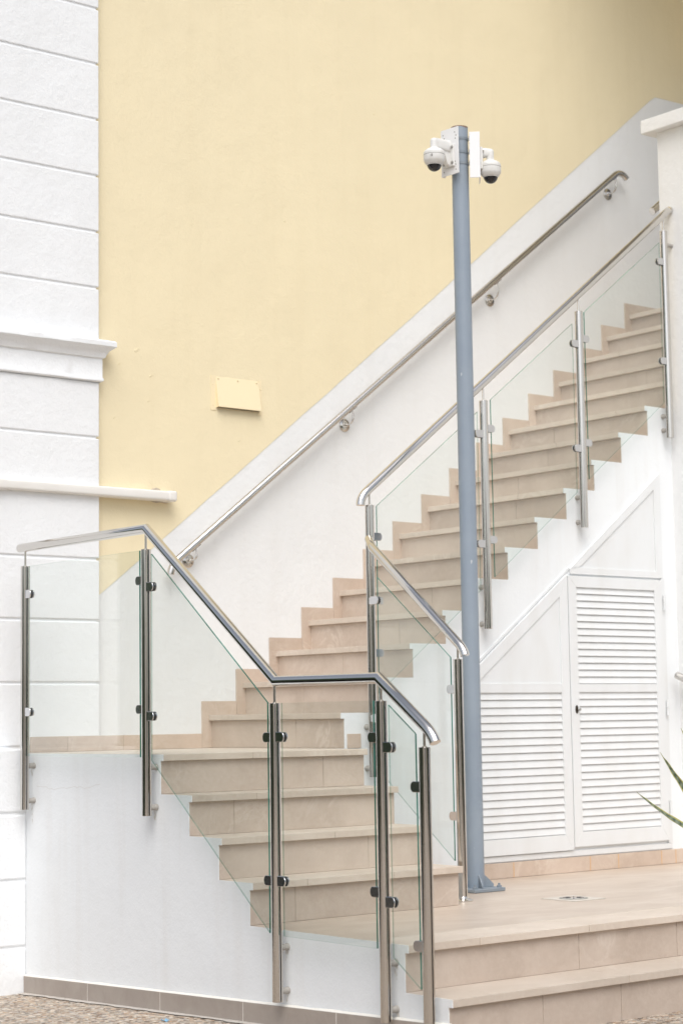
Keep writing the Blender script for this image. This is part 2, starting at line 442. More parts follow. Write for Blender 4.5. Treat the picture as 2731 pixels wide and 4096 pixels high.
b.prism(pts, 'y', -.05, .0)
b.prism([(-.50, 1.722), (-.36, 1.722), (-.37, 1.711), (-.42, 1.714), (-.455, 1.709), (-.49, 1.715)], 'y', -.02, .0)
obj('broken_plaster', b, M['broken'], cd)

vh = thing('vent_hood', 'small square hooded vent cover painted yellow on the yellow wall', 'vent', (.25, 0, 2.43))
b = MB(); x0, x1 = .064, .444
b.prism([(-.004, 2.662), (-.046, 2.437), (-.046, 2.432), (-.040, 2.432), (-.004, 2.64)], 'x', x0, x1)
for xa in (x0, x1 - .004): b.prism([(-.002, 2.655), (-.044, 2.436), (-.002, 2.428)], 'x', xa, xa + .004)
obj('hood', b, M['vent'], vh, bevel=.002)
obj('painted_shade', MB().box(x0 + .0045, x1 - .0045, -.0385, -.0035, 2.4335, 2.437), M['vshade'], vh)  # dark plate painted in as the shade inside the hood
obj('flange', MB().box(x0 - .045, x0, -.007, -.0035, 2.41, 2.665), M['vent'], vh, bevel=.001)
obj('flange', MB().box(x1, x1 + .03, -.007, -.0035, 2.41, 2.665), M['vent'], vh, bevel=.001)
def rivet(p, r1, r2, r3, h): obj('rivet', MB().lathe(p, [(r1, 0), (r2, h * .7), (r3, h)], 10, axis=(0, -1, 0)), M['vent'], vh)
for (x, z) in ((.080, 2.645), (.255, 2.645), (.425, 2.645)): rivet((x, -.010, z), .006, .005, .001, .008)
for z in (2.45, 2.60):
    rivet((x0 - .028, -.006, z), .006, .005, .001, .005); rivet((x1 + .018, -.006, z), .006, .005, .001, .005)

# ------------------------------------------------------------------ upper flight
NU = 16
us = thing('staircase', 'upper straight flight of beige stone steps rising along the white wall band', 'staircase', (0, -W / 2, 0))
def split_box(mb, x0, x1, ya, yb, z0, z1, cuts, axis, gap=.0032, back=None):
    """box cut by thin joints along an axis; grout set back inside the joints (material 1)"""
    lo, hi = (ya, yb) if axis == 'y' else (x0, x1)
    e = [lo] + sorted(cuts) + [hi]
    for a, b in zip(e[:-1], e[1:]):
        aa = a if a == lo else a + gap / 2; bb_ = b if b == hi else b - gap / 2
        if axis == 'y': mb.box(x0, x1, aa, bb_, z0, z1)
        else: mb.box(aa, bb_, ya, yb, z0, z1)
    for c in cuts:
        d = .0025
        if axis == 'y': mb.box(x0 + d, x1 - d, c - gap / 2, c + gap / 2, z0 + d, z1 - d, 1)
        else: mb.box(c - gap / 2, c + gap / 2, ya + d, yb - d, z0 + d, z1 - d, 1)
YS = -W + .006
for k in range(1, NU + 1):
    x = (k - 1) * T
    c1 = [-W + random.uniform(.45, 1.0)]
    c2 = [-W + random.uniform(.25, 1.25)]
    if k == 1: c1 = [-.98]; c2 = []
    b = MB(); split_box(b, x, x + .022, YS, -.012, (k - 1) * R + .001, k * R - NT - .001, c1, 'y')
    obj('riser', b, [M['stone'], M['grout']], us, bevel=.0015)
    xe = x + T + (.02 if k < NU else 4.0)
    b = MB(); split_box(b, x - NS, xe, YS, -.012, k * R - NT, k * R, c2, 'y')
    obj('tread', b, [M['tread'], M['grout']], us, bevel=.003)
# wall skirting (zig-zag band)
sx, sz = -.081, .099
def zig(k0, k1, close_low):
    top = []
    for k in range(k0, k1 + 1):
        top += [(sx + (k - 1) * T, sz + (k - 1) * R), (sx + (k - 1) * T, sz + k * R)]
    return top
for k in range(1, NU + 1):
    xa = sx + (k - 1) * T; xb = sx + k * T if k < NU else 8
    # one L-shaped piece per step, with hairline joints
    poly = [(xa, sz + (k - 1) * R + .0015 if k > 1 else .002), (xa, sz + k * R), (xb - .0015, sz + k * R), (xb - .0015, k * R + .0), ((k - 1) * T, k * R - .03), ((k - 1) * T + .01, (k - 1) * R)]
    poly = [(xa, (sz + (k - 1) * R + .0015) if k > 1 else 0.002), (xa, sz + k * R), (xb - .0015, sz + k * R), (xb - .0015, k * R), ((k - 1) * T + .01, k * R), ((k - 1) * T + .01, (k - 1) * R + .002), (xa, (k - 1) * R + .002)]
    if k > 1:
        poly = [(xa, sz + (k - 1) * R + .0015), (xa, sz + k * R), (xb - .0015, sz + k * R), (xb - .0015, k * R), ((k - 1) * T + .01, k * R), ((k - 1) * T + .01, (k - 1) * R + .002), (xa + .002, (k - 1) * R + .002)]
    else:
        poly = [(xa, .002), (xa, sz + R), (xb - .0015, sz + R), (xb - .0015, R), (.01, R), (.01, .002)]
    b = MB().prism(poly, 'y', -.0135, -.001)
    obj('skirting', b, M['pink'], us, bevel=.0012)
# stringer wall (white, saw-toothed top including the painted nosing ends)
b = MB()
zb_ = ZP - .3
b.box(XR + .005, 0, -W, YS - .0005, zb_, -.0005)
for k in range(1, 13):
    x = (k - 1) * T; x1 = min(x + T, XP + .2)
    b.box(x, x1, -W, YS - .0005, zb_, k * R - .0005)
    b.box(x - NS, x, -W, YS - .0005, k * R - NT, k * R - .0005)
    if k > 1: b.box(x, x1, YS - .0004, -W + .16, zb_, (k - 1) * R - NT - .01)
b.box(XR + .03, T, YS - .0004, -W + .16, zb_, -NT - .01)
obj('stringer_wall', b, M['white'], us)['label'] = 'white saw-toothed side wall under the upper steps'
b = MB().box(.018, .127, -W - .012, -W - .0005, .001, .092)
obj('skirting', b, M['pink'], us, bevel=.0015)
for xa, xb in ((XR + .2, .69), (.69, 1.469), (1.469, 2.227), (2.227, 2.983), (2.983, XP)):
    b = MB().box(xa + .0015, xb - .0015, -W - .013, -W - .0005, ZP + .001, ZP + .105)
    obj('skirting', b, M['pink'], us, bevel=.002)
for x in (.69, 1.469, 2.227, 2.983, 3.14, 2.52):
    b = MB().box(x - .005, x + .005, -W - .0142, -W - .0022, ZP + .002, ZP + .102)
    obj('joint_stain', b, M['ochre'], us)

# ------------------------------------------------------------------ landing + lower flight
ls = thing('staircase', 'lower flight of four broad beige steps dropping from the landing to the platform', 'staircase', (XL, -Y0, ZP))
ls_b = Vector(ls['_b'])
# landing slab
b = MB()
for xa, xb in ((XL + .006, -.98), (-.98, -.42), (-.42, .0)):
    for ya, yb in ((-Y0 - NS, -1.17), (-1.17, -.42), (-.42, -.0)):
        if xb > -.05 and ya < -W: xb2 = XR + .013
        else: xb2 = xb
        if xb2 != xb: b.box(xb2 + .0, -.001, -W + .001, yb - .001, -NT, 0)
        if xb2 - xa > .02: b.box(xa + .001, xb2 - .001, ya + .001, yb - .001, -NT, 0)
obj('landing', b, M['tread'], ls, bevel=.0025)
b = MB().box(XL + .03, -.002, -W + .05, -.02, -NT - .1, -NT - .001)
obj('landing_bed', b, M['grout'], ls)
jt = {0: [-.426], 1: [-1.312], 2: [-.55], 3: [-1.316]}
jn = {1: [-1.17, -.30], 2: [-.82], 3: [-1.25, -.62]}
for j in range(4):
    y = -Y0 - j * T2
    b = MB(); split_box(b, XL + .006, XR, y, y + .022, -(j + 1) * R + .001, -j * R - NT - .001, jt[j], 'x')
    obj('riser', b, [M['stone'], M['grout']], ls, bevel=.0015)
    if j:
        b = MB(); split_box(b, XL + .006, XR + .013, y - NS, y + T2 + .02, -j * R - NT, -j * R, jn[j], 'x')
        obj('tread', b, [M['tread'], M['grout']], ls, bevel=.003)
# skirting on the landing
for xa, xb in ((-1.485, -1.208), (-1.208, PXR + .01)):
    b = MB().box(xa + .001, xb - .001, -.075, -.055, .001, .102)
    obj('skirting', b, M['pink'], ls, bevel=.0015)
for xa, xb in ((PXR + .001, -.734), (-.734, sx - .001)):
    b = MB().box(xa + .001, xb - .001, -.0135, -.0005, .001, .101)
    obj('skirting', b, M['pink'], ls, bevel=.0015)
# outer side wall in the plane x = XL (saw-toothed, runs on beside the platform)
yz = [(-.05, -1.7), (-.05, -.0005), (-Y0 - NS, -.0005), (-Y0 - NS, -NT)]
for j in range(4):
    y = -Y0 - j * T2
    if j: yz += [(y - NS, -j * R - .0005), (y - NS, -j * R - NT)]
    yz += [(y, -j * R - NT), (y, -(j + 1) * R - .0005)]
yz += [(-YP - NS, ZP - .0005), (-YP - NS, ZP - NT), (-YP, ZP - NT), (-YP, ZP - R - .0005), (-YP - T3 - NS, ZP - R - .0005), (-YP - T3 - NS, ZP - R - NT), (-YP - T3, ZP - R - NT), (-YP - T3, -1.7)]
b = MB().prism(yz, 'x', XL, XL + .0055)
o = obj('side_wall', b, M['white'], ls); o['label'] = 'white side wall under landing and lower steps'
# right-hand closing wall
yz = [(-W - .01, -1.2), (-W - .01, -.045), (-Y0 + .003, -NT - .002), (-Y0 + .003, -R - .002)]
for j in range(1, 4):
    y = -Y0 - j * T2
    yz += [(y + .003, -j * R - NT - .001), (y + .003, -(j + 1) * R - .002)]
yz[-1] = (-Y0 - 3 * T2 + .003, ZP + .001)
yz = yz + [(-W - .01, ZP + .001)]
yz = [p for p in yz if p[1] > -1.1]
b = MB().prism(yz, 'x', XR - .02, XR - .001)
obj('end_wall', b, M['white'], ls)
# weathering marks under the post fixings
rr_ = random.Random(11)
for (y, z) in ((-.332, -.077), (-.333, -.296), (-1.735, -.302), (-2.975, -.995), (-2.971, -1.218), (-3.854, -1.001), (-3.86, -1.224), (-.345, -.36)):
    pts = []
    for k in range(14):
        a = 2 * PI * k / 14; w_ = rr_.uniform(.6, 1.15)
        pts.append((y - .004 + .016 * w_ * math.cos(a), z - .03 + (.016 if math.sin(a) > 0 else .05) * w_ * math.sin(a)))
    b = MB().prism(pts, 'x', XL - .0006, XL - .0002)
    obj('stain', b, M['stain'], ls)
# base tiles
edges = [-.27, -1.032, -1.813, -2.611, -3.407, -YP - T3 - .02]
for a, c in zip(edges[:-1], edges[1:]):
    b = MB(); za, zc = gz(a), gz(c)
    q = [(a - .003, za - .06), (c + .003, zc - .06), (c + .003, zc + .108), (a - .003, za + .108)]
    b.prism(q, 'x', XL - .020, XL - .0008)
    obj('base_tile', b, M['greytile'], ls, bevel=.002)
b = MB(); n_ = 40
for i in range(n_):
    a, c = -.275 - i * (YP + T3 - .25) / n_, -.275 - (i + 1) * (YP + T3 - .25) / n_
    h0, h1 = (.009 + .006 * noise.noise(Vector((q * .6, 4, 0))) for q in (i, i + 1))
    b.add([(XL - .0185, a, gz(a) + .1085), (XL - .0185, c, gz(c) + .1085), (XL - .0006, c, gz(c) + .1085 + h1), (XL - .0006, a, gz(a) + .1085 + h0)], [(0, 1, 2, 3)])
m = Mat('caulk'); M['caulk'] = m.pbr(m.mix(m.noise(m.coord(), 25, 4), (.72, .69, .62), (.80, .78, .73)), .8)
obj('caulk_line', b, M['caulk'], ls, fixn=False)
b = MB(); pts = []; y = -.40; z = -.205; rr_ = random.Random(3)
while y > -1.15:
    pts.append((y, z)); y -= .022; z += rr_.uniform(-.009, .009)
for (a, c), (d, e_) in zip(pts[:-1], pts[1:]):
    b.add([(XL - .0005, a, c), (XL - .0005, d, e_), (XL - .0005, d, e_ + .0022), (XL - .0005, a, c + .0022)], [(0, 1, 2, 3)])
m = Mat('crack'); M['crack'] = m.pbr((.64, .63, .61), .9)
obj('crack', b, M['crack'], ls, fixn=False)
for a in edges[1:-1]:
    b = MB().prism([(a - .003, gz(a) - .05), (a + .003, gz(a) - .05), (a + .003, gz(a) + .107), (a - .003, gz(a) + .107)], 'x', XL - .018, XL - .001)
    obj('tile_joint', b, M['lime'], ls)

# ------------------------------------------------------------------ platform and its front steps
pf = thing('stone_platform', 'beige tiled platform with two front steps under the camera pole', 'platform', (XL, -YP, gz(-4)))
b = MB().box(XL + .006, XP - .001, -YP + .30, -W - .014, ZP - .05, ZP)
o = obj('paving', b, M['floor'], pf)
b = MB(); split_box(b, XL + .006, XP - .001, -YP - NS, -YP + .2985, ZP - NT, ZP, [-1.15, -.36, .40, 1.16, 1.92, 2.68], 'x')
obj('nosing_slab', b, [M['tread'], M['grout']], pf, bevel=.003)
b = MB(); split_box(b, XL + .006, XP - .001, -YP, -YP + .022, ZP - R + .001, ZP - NT - .001, [-.414, .36, 1.1, 1.9, 2.7], 'x')
obj('riser', b, [M['stone'], M['grout']], pf, bevel=.0015)
b = MB(); split_box(b, XL + .006, XP - .001, -YP - T3 - NS, -YP + .02, ZP - R - NT, ZP - R, [-.40, .62, 1.7], 'x')
obj('tread', b, [M['tread'], M['grout']], pf, bevel=.003)
b = MB(); split_box(b, XL + .006, XP - .001, -YP - T3, -YP - T3 + .022, ZP - 2 * R - .1, ZP - R - NT - .001, [-1.0, -.436, .3, 1.1, 1.9, 2.7], 'x')
obj('riser', b, [M['stone'], M['grout']], pf, bevel=.0015)

# ------------------------------------------------------------------ pier at the right
pr = thing('pier', 'tall plain white pier with overhanging coping at the right edge', 'pier', (XP, -2.5, -1.5))
b = MB().box(XP, XP + 4.5, -5.6, -1.452, -1.6, 4.69)
obj('wall', b, M['pier'], pr)
b = MB().box(XP - .075, XP + 4.5, -5.7, -1.35, 4.692, 4.80)
obj('coping', b, M['pier'], pr, bevel=.006)
# unseen slab and walls, added only to shade the top right of the wall
sl = thing('shading_slab', 'unseen slab added over the head of the stairs to shade the wall', 'slab', (6, -2.5, 8.25))
b = MB().box(3.1, 12.0, -6.5, -.004, 8.25, 8.5)
m = Mat('soffit_wood'); M['soffit'] = m.pbr(m.mix(m.noise(m.coord(scale=(1, 12, 1)), 6, 4), (.40, .39, .38), (.48, .47, .46)), .6)
obj('soffit', b, M['soffit'], sl)
b = MB().box(5.50, 5.8, -6.5, -.004, 5.98, 8.249)
obj('shading_wall', b, M['yellow'], sl)
b = MB().box(8.2, 8.5, -6.5, -.004, 3.9, 5.98)
obj('shading_rear_wall', b, M['soffit'], sl)

# ------------------------------------------------------------------ railings
RP, RH = .0285, .0285
def half_post(mb, cx, cy, z0, z1, split, side, r=RP, gap=.0035, n=14):
    """half-round profile; split = normal axis of the gap, side = +1/-1"""
    pts = []
    for k in range(n + 1):
        a = -PI / 2 + PI * k / n
        u, v = math.cos(a) * r, math.sin(a) * r
        u = gap + u * (r - gap) / r
        pts.append((cx + side * u, cy + v) if split == 'x' else (cx + v, cy + side * u))
    mb.prism(pts, 'z', z0, z1)
def dclamp(mb, mr, axis, c, z, s, plane, off0=.018, L=.074, h=.0265, th=.0075, gap=.0082):
    """glass clamp: two D plates either side of the pane. axis = running axis, s = direction away from post"""
    n = 8
    prof = [(off0 * s, -h), (off0 * s + (L - .02) * s, -h)]
    for k in range(1, n):
        a = -PI / 2 + PI * k / n
        prof.append(((off0 + L - .02) * s + .02 * s * math.cos(a), h * math.sin(a) ** 1 if True else 0))
    prof += [(off0 * s + (L - .02) * s, h), (off0 * s, h)]
    pp = [(c + u, z + v) for u, v in prof]
    for sd in (1, -1):
        a0, a1 = plane + sd * gap, plane + sd * (gap + th)
        mb.prism(pp, plane_axis[axis], a0, a1)
    pr_ = [(c + (u - off0 * s) * .93 + off0 * s, z + v * .93) for u, v in prof]
    for sd in (1, -1):
        mr.prism(pr_, plane_axis[axis], plane + sd * .0067, plane + sd * gap)
plane_axis = {'y': 'x', 'x': 'y'}

def post(rail, px, py, ztop, zbot, axis, clamps, bolts, wall, rodtop, label=None):
    """axis = the direction the railing runs along; the pane lies in that plane"""
    split = 'x' if axis == 'y' else 'y'
    p = MB()
    half_post(p, px, py, zbot, ztop, split, -1); half_post(p, px, py, zbot + .0, ztop, split, 1)
    po = obj('post', p, M['satin'], rail, bevel=.0012, smooth=35)
    web = MB()
    if split == 'x': web.box(px - .0032, px + .0032, py - RP * .55, py + RP * .55, zbot + .003, ztop - .003)
    else: web.box(px - RP * .55, px + RP * .55, py - .0032, py + .0032, zbot + .003, ztop - .003)
    obj('web', web, M['rubber'], po)
    b = MB().tube([(px, py, ztop - .01), (px, py, rodtop)], .0068, 12)
    b.lathe((px, py, ztop), [(.0125, -.001), (.0125, .003), (.009, .005)], 16)
    obj('rod', b, M['steel'], po, smooth=40)
    for (s, z) in clamps:
        b = MB(); r_ = MB()
        dclamp(b, r_, axis, py if axis == 'y' else px, z, s, px if axis == 'y' else py)
        c = obj('glass_clamp', b, M['clamp'], po, bevel=.002)
        # rubber goes inside the clamp mesh as a second slot
        c2 = obj('clamp_pad', r_, M['rubber'], po)
    for z in bolts:
        b = MB()
        if axis == 'y': b.tube([(px + RP * .8, py, z), (wall, py, z)], .0165, 16).tube([(wall - .012, py, z), (wall + .001, py, z)], .019, 16)
        else: b.tube([(px, py + RP * .8, z), (px, wall, z)], .0165, 16).tube([(px, wall - .012, z), (px, wall + .001, z)], .019, 16)
        obj('wall_spacer', b, M['spacer'], po, smooth=40, bevel=.002)
    return po
def pane(rail, axis, plane, poly, th=.0052):
    b = MB().prism(poly, 'x' if axis == 'y' else 'y', plane - th, plane + th, 0, 1)
    return obj('glass_panel', b, [M['glass'], M['edge']], rail)
def arc(p0, c, p1, n=8):
    """quadratic bend"""
    p0, c, p1 = map(Vector, (p0, c, p1))
    return [p0 * (1 - t) ** 2 + c * 2 * t * (1 - t) + p1 * t * t for t in [k / n for k in range(n + 1)]]

# outer railing in the plane x = X1
X1 = XL - .07
r1 = thing('glass_railing', 'outer glass and steel railing stepping down along the landing and lower flight', 'railing', (X1, -2, -1.3))
path = arc((X1, -.30, 1.311), (X1, -.335, 1.311), (X1, -.38, 1.311), 3)[:-1] + [Vector((X1, -.39, 1.311)), Vector((X1, -1.768, 1.311)), Vector((X1, -3.004, .392)), Vector((X1, -3.845, .388))]
path += arc((X1, -4.185, .148), (X1, -4.235, .112), (X1, -4.255, .068), 8)
b = MB().tube(path, RH, 32)
obj('handrail', b, M['steel'], r1, smooth=32, bevel=.0015)
bs = [-.075, -.30]
post(r1, X1, -.367, 1.190, -.352, 'y', [(-1, 1.009), (-1, .262)], [-.077, -.296], XL, 1.30)
post(r1, X1, -1.763, 1.190, -.350, 'y', [(1, 1.010), (-1, .969), (1, .261), (-1, .221)], [-.072, -.302], XL, 1.30)
post(r1, X1, -2.990, .277, -1.273, 'y', [(1, .097), (-1, .099), (1, -.651), (-1, -.650)], [-.995, -1.218], XL, .39)
post(r1, X1, -3.860, .275, -1.281, 'y', [(1, .095), (-1, .047), (1, -.659), (-1, -.703)], [-1.001, -1.224], XL, .38)
post(r1, X1, -4.176, .048, gz(-4.2) + .002, 'y', [(1, -.142), (1, -.896)], [], XL, .15)
pane(r1, 'y', X1, [(-.416, 1.188), (-1.700, 1.188), (-1.700, -.015), (-.416, -.015)])
pane(r1, 'y', X1, [(-1.822, 1.160), (-2.930, .281), (-2.930, -.924), (-1.817, -.032)])
pane(r1, 'y', X1, [(-3.051, .277), (-3.802, .277), (-3.802, -.933), (-3.051, -.931)])
pane(r1, 'y', X1, [(-3.916, .254), (-4.114, .112), (-4.122, -1.100), (-3.922, -.966)])

# inner railing up the side of the upper flight, plane y = Y2
Y2 = -W - .07
r2 = thing('glass_railing', 'inner glass and steel railing climbing beside the upper flight to the pier', 'railing', (1.7, Y2, 0))
ln = lambda x: 1.651 + .7735 * (x - .138)
path = arc((.104, Y2, 1.575), (.104, Y2, 1.632), (.170, Y2, ln(.170) + .004), 8) + [Vector((3.235, Y2, ln(3.235)))]
b = MB().tube(path, RH, 32)
obj('handrail', b, M['steel'], r2, smooth=32, bevel=.0015)
b = MB().lathe((3.237, Y2, ln(3.237)), [(.030, 0), (.030, .019)], 24, axis=(1, 0, 0))
obj('end_flange', b, M['steel'], r2, smooth=40)
post(r2, .181, Y2, 1.581, -.188, 'x', [(1, 1.375), (1, .613)], [.134, -.133], -W, ln(.181))
post(r2, 1.229, Y2, 2.374, .788, 'x', [(-1, 2.137), (1, 2.181), (-1, 1.372), (1, 1.405)], [1.078, .823], -W, ln(1.229))
post(r2, 2.206, Y2, 3.127, 1.537, 'x', [(-1, 2.882), (1, 2.928), (-1, 2.112), (1, 2.159)], [1.76, 1.58], -W, ln(2.206))
po = post(r2, 3.168, Y2, 3.872, 2.271, 'x', [(-1, 3.627), (-1, 2.856)], [2.442, 2.335], -W, ln(3.168))
b = MB().tube([(3.168 + RP * .7, Y2, 3.77), (XP, Y2, 3.77)], .0165, 16)
obj('wall_spacer', b, M['spacer'], po, smooth=40)
pane(r2, 'x', Y2, [(.240, 1.578), (1.168, 2.290), (1.165, 1.052), (.236, .350)])
pane(r2, 'x', Y2, [(1.296, 2.386), (2.135, 3.028), (2.140, 1.790), (1.300, 1.148)])
pane(r2, 'x', Y2, [(2.262, 3.128), (3.114, 3.776), (3.112, 2.535), (2.268, 1.895)])

# middle railing down the right side of the lower flight, plane x = X3
X3 = .082
r3 = thing('glass_railing', 'short middle glass railing sloping down beside the lower flight to the platform', 'railing', (X3, -2.48, ZP))
p0 = Vector((X3 + .09, -1.60, 1.375)); e = Vector((X3, -2.455, .668))
path = [Vector((X3 + .055, -1.60, 1.352)), Vector((X3, -1.70, 1.285))] + arc((X3, -2.478, .652), (X3, -2.545, .602), (X3, -2.555, .560), 8)
b = MB().tube(path, RH, 32)
obj('handrail', b, M['steel'], r3, smooth=32, bevel=.0015)
po = post(r3, X3, -2.490, .540, ZP + .004, 'y', [(1, .359), (1, -.407)], [], 0, .63)
b = MB().lathe((X3, -2.490, ZP), [(.062, .0), (.062, .006), (.052, .013), (.034, .018), (.030, .030)], 32)
obj('floor_flange', b, M['steel'], po, smooth=40)
pane(r3, 'y', X3, [(-1.740, 1.094), (-2.426, .554), (-2.428, -.676), (-1.745, -.150)])
b = MB(); r_ = MB(); dclamp(b, r_, 'y', -1.672, .944, -1, X3)
dclamp(b, r_, 'y', -1.672, .19, -1, X3)
for z in (.944, .19): b.box(X3 + .010, X3 + .085, -1.70, -1.645, z - .022, z + .022)
obj('glass_clamp', b, M['clamp'], r3, bevel=.002); obj('clamp_pad', r_, M['rubber'], r3)

# wall handrail
YW = -.09
hr = thing('wall_handrail', 'long round steel handrail fixed to the white band of the back wall', 'handrail', (2, YW, 2.9))
lw = lambda x: 1.346 + .7705 * (x + .288)
path = arc((-.392, YW + .005, 1.205), (-.385, YW, 1.272), (-.325, YW, lw(-.325)), 8) + [Vector((4.20, YW, lw(4.20)))] + arc((4.245, YW, lw(4.245)), (4.325, YW, lw(4.325) + .005), (4.405, YW, 4.838), 9)[0:]
b = MB().tube(path, .0265, 28)
obj('rail', b, M['satin'], hr, smooth=32, bevel=.0015)
for x, z in ((-.189, 1.314), (1.256, 2.404), (2.806, 3.568), (4.254, 4.695)):
    b = MB().lathe((x, 0, z), [(.050, -.001), (.050, .006), (.046, .009), (.020, .012), (.016, .02)], 28, axis=(0, -1, 0))
    br = obj('bracket', b, M['satin'], hr, smooth=40)
    zt = lw(x + .012) - .034
    b = MB().tube(arc((x, -.015, z), (x + .006, YW - .012, z - .008), (x + .012, YW - .006, zt - .05), 7) + arc((x + .012, YW - .004, zt - .04), (x + .012, YW, zt - .01), (x + .012, YW, zt + .0), 4)[1:], .0065, 10)
    b.obox((x + .012, YW, lw(x + .012) - .034), Vector((.034, 0, .0262)), (0, .012, 0), (0, 0, .0025))
    obj('arm', b, M['satin'], br, smooth=40)
    b = MB()
    for a in (90, 210, 330): b.lathe((x + .034 * math.cos(math.radians(a)), -.007, z + .034 * math.sin(math.radians(a))), [(.006, 0), (.006, .003), (.002, .0035)], 10, axis=(0, -1, 0))
    obj('screw', b, M['rubber'], br)

sh = thing('wall_handrail', 'short steel handrail end peeking out from behind the pier at the stair head', 'handrail', (3.3, -1.36, 4.1))
b = MB().tube([(3.276, -1.36, 4.088), (3.9, -1.36, 4.088 + .62 * .77)], RH, 24)
obj('rail', b, M['steel'], sh, smooth=32, bevel=.0015)
b = MB().tube([(3.6, -1.36, 4.32), (3.6, -1.45, 4.30)], .008, 10).lathe((3.6, -1.452, 4.30), [(.045, 0), (.045, .008)], 20, axis=(0, 1, 0))
obj('bracket', b, M['steel'], sh, smooth=40)
rh = thing('wall_handrail', 'steel handrail end entering at the right edge beside the louvered door', 'handrail', (3.17, -2.0, .4))
b = MB().tube([(3.17, -1.545, .478), (3.17, -3.6, -.40)], RH, 24)
obj('rail', b, M['steel'], rh, smooth=32, bevel=.0015)
b = MB()
for y in (-2.1, -3.2):
    z = .478 + (y + 1.545) * .427 - .028
    b.tube([(3.17, y, z), (3.17, y, z - .04), (XP, y, z - .05)], .008, 10).lathe((XP, y, z - .05), [(.045, 0), (.045, .008)], 20, axis=(-1, 0, 0))
obj('bracket', b, M['steel'], rh, smooth=40)

# ------------------------------------------------------------------ louvered doors and panel under the stairs
YD = -W - .004
def slats(mb, x0, x1, z1, z0, n, y):
    pitch = (z1 - z0) / n
    for i in range(n):
        zt = z1 - i * pitch
        # blade: upper edge set back, lower edge forward
        q = [(y + .012, zt + .001), (y + .001, zt - pitch + .0055), (y + .004, zt - pitch + .003), (y + .016, zt - .003)]
        mb.prism(q, 'x', x0, x1)
def frame_poly(mb, poly, inner, y0, y1):
    """ring between two polygons with equal vertex counts, extruded y0..y1"""
    n = len(poly)
    for i in range(n):
        j = (i + 1) % n
        q = [poly[i], poly[j], inner[j], inner[i]]
        mb.prism(q, 'y', y0, y1)
YF = YD - .022     # face of the leaves
# left leaf with sloped head
dl = thing('louvered_door', 'white louvered door with a sloping head, left leaf beside the grey pole', 'door', (1.6, YD, -.76), 'louvered doors under the stairs')
def slope_z(x): return 1.197 + (x - 2.055) * .7475
xa, xb, zb = 1.06, 2.057, -.757
outer = [(xa, zb), (xb, zb), (xb, slope_z(xb)), (xa, slope_z(xa))]
inner = [(xa + .085, zb + .11), (xb - .082, zb + .11), (xb - .082, slope_z(xb - .082) - .105), (xa + .085, slope_z(xa + .085) - .105)]
b = MB(); frame_poly(b, outer, inner, YF, YD + .02)
b.box(xa + .085, xb - .082, YF + .001, YD + .018, .352, .418)
obj('frame', b, M['lacquer'], dl, bevel=.0015)
b = MB(); slats(b, xa + .084, xb - .081, .352, zb + .11, 19, YF + .004)
obj('louver', b, M['lacquer'], dl)
b = MB().box(xa + .05, xb - .05, YD - .0005, YD + .002, zb + .05, .40)
obj('back_board', b, M['gap'], dl)
b = MB().prism([(xa + .084, .417), (xb - .081, .417), (xb - .081, slope_z(xb - .081) - .104), (xa + .084, slope_z(xa + .084) - .104)], 'y', YF + .008, YD)
obj('panel', b, M['lacquer'], dl)
# right leaf
dr = thing('louvered_door', 'white rectangular louvered door with key lock, right leaf by the hinges', 'door', (2.56, YD, -.74), 'louvered doors under the stairs')
xa, xb, zb, zt = 2.066, 3.066, -.738, 1.188
b = MB(); outer = [(xa, zb), (xb, zb), (xb, zt), (xa, zt)]; inner = [(xa + .083, zb + .105), (xb - .083, zb + .105), (xb - .083, zt - .08), (xa + .083, zt - .08)]
frame_poly(b, outer, inner, YF, YD + .02)
b.box(xa + .083, xb - .083, YF + .001, YD + .018, .354, .412)
obj('frame', b, M['lacquer'], dr, bevel=.0015)
b = MB(); slats(b, xa + .082, xb - .082, zt - .08, .412, 14, YF + .004); slats(b, xa + .082, xb - .082, .354, zb + .105, 19, YF + .004)
obj('louver', b, M['lacquer'], dr)
b = MB().box(xa + .05, xb - .05, YD - .0005, YD + .002, zb + .05, zt - .05)
obj('back_board', b, M['gap'], dr)
b = MB().prism([(2.117 + .013 * math.cos(a) , .232 + .030 * math.sin(a)) for a in [2 * PI * k / 16 for k in range(16)]], 'y', YF - .006, YF)
lk = obj('lock', b, M['lock'], dr, bevel=.001)
b = MB().box(2.126, 2.146, YF - .016, YF - .006, .222, .228).lathe((2.137, YF - .02, .232), [(.009, 0), (.009, .006)], 12, axis=(0, 1, 0))
obj('key', b, M['bolt'], lk)
for z in (1.02, .235, -.50):
    b = MB().tube([(3.082, YF - .008, z + .004), (3.082, YF - .008, z + .055)], .010, 12).tube([(3.082, YF - .008, z - .055), (3.082, YF - .008, z - .004)], .010, 12)
    obj('hinge', b, M['lacquer'], dr, smooth=40)
# fixed frame and upper panel
fp = thing('panel_frame', 'white fixed frame with a sloping triangular panel above the right louvered door', 'panel', (2.6, YD, 1.2))
b = MB()
tri_o = [(2.105, 1.205), (3.09, 1.205), (3.09, 1.205 + .80), (2.105, 1.243)]
def sz_(x): return 1.243 + (x - 2.105) * .7675
tri_o = [(2.10, 1.203), (3.092, 1.203), (3.092, sz_(3.092)), (2.10, 1.240)]
tri_i = [(2.165, 1.252), (3.02, 1.252), (3.02, sz_(3.02) - .075), (2.20, 1.256)]
frame_poly(b, tri_o, tri_i, YD - .014, YD + .02)
obj('frame', b, M['lacquer'], fp, bevel=.0015)
b = MB().prism([(2.16, 1.25), (3.025, 1.25), (3.025, sz_(3.02) - .072), (2.195, 1.255)], 'y', YD - .004, YD)
obj('panel', b, M['lacquer'], fp)
b = MB().box(3.070, 3.112, YD - .010, YD + .02, -.76, 1.202)
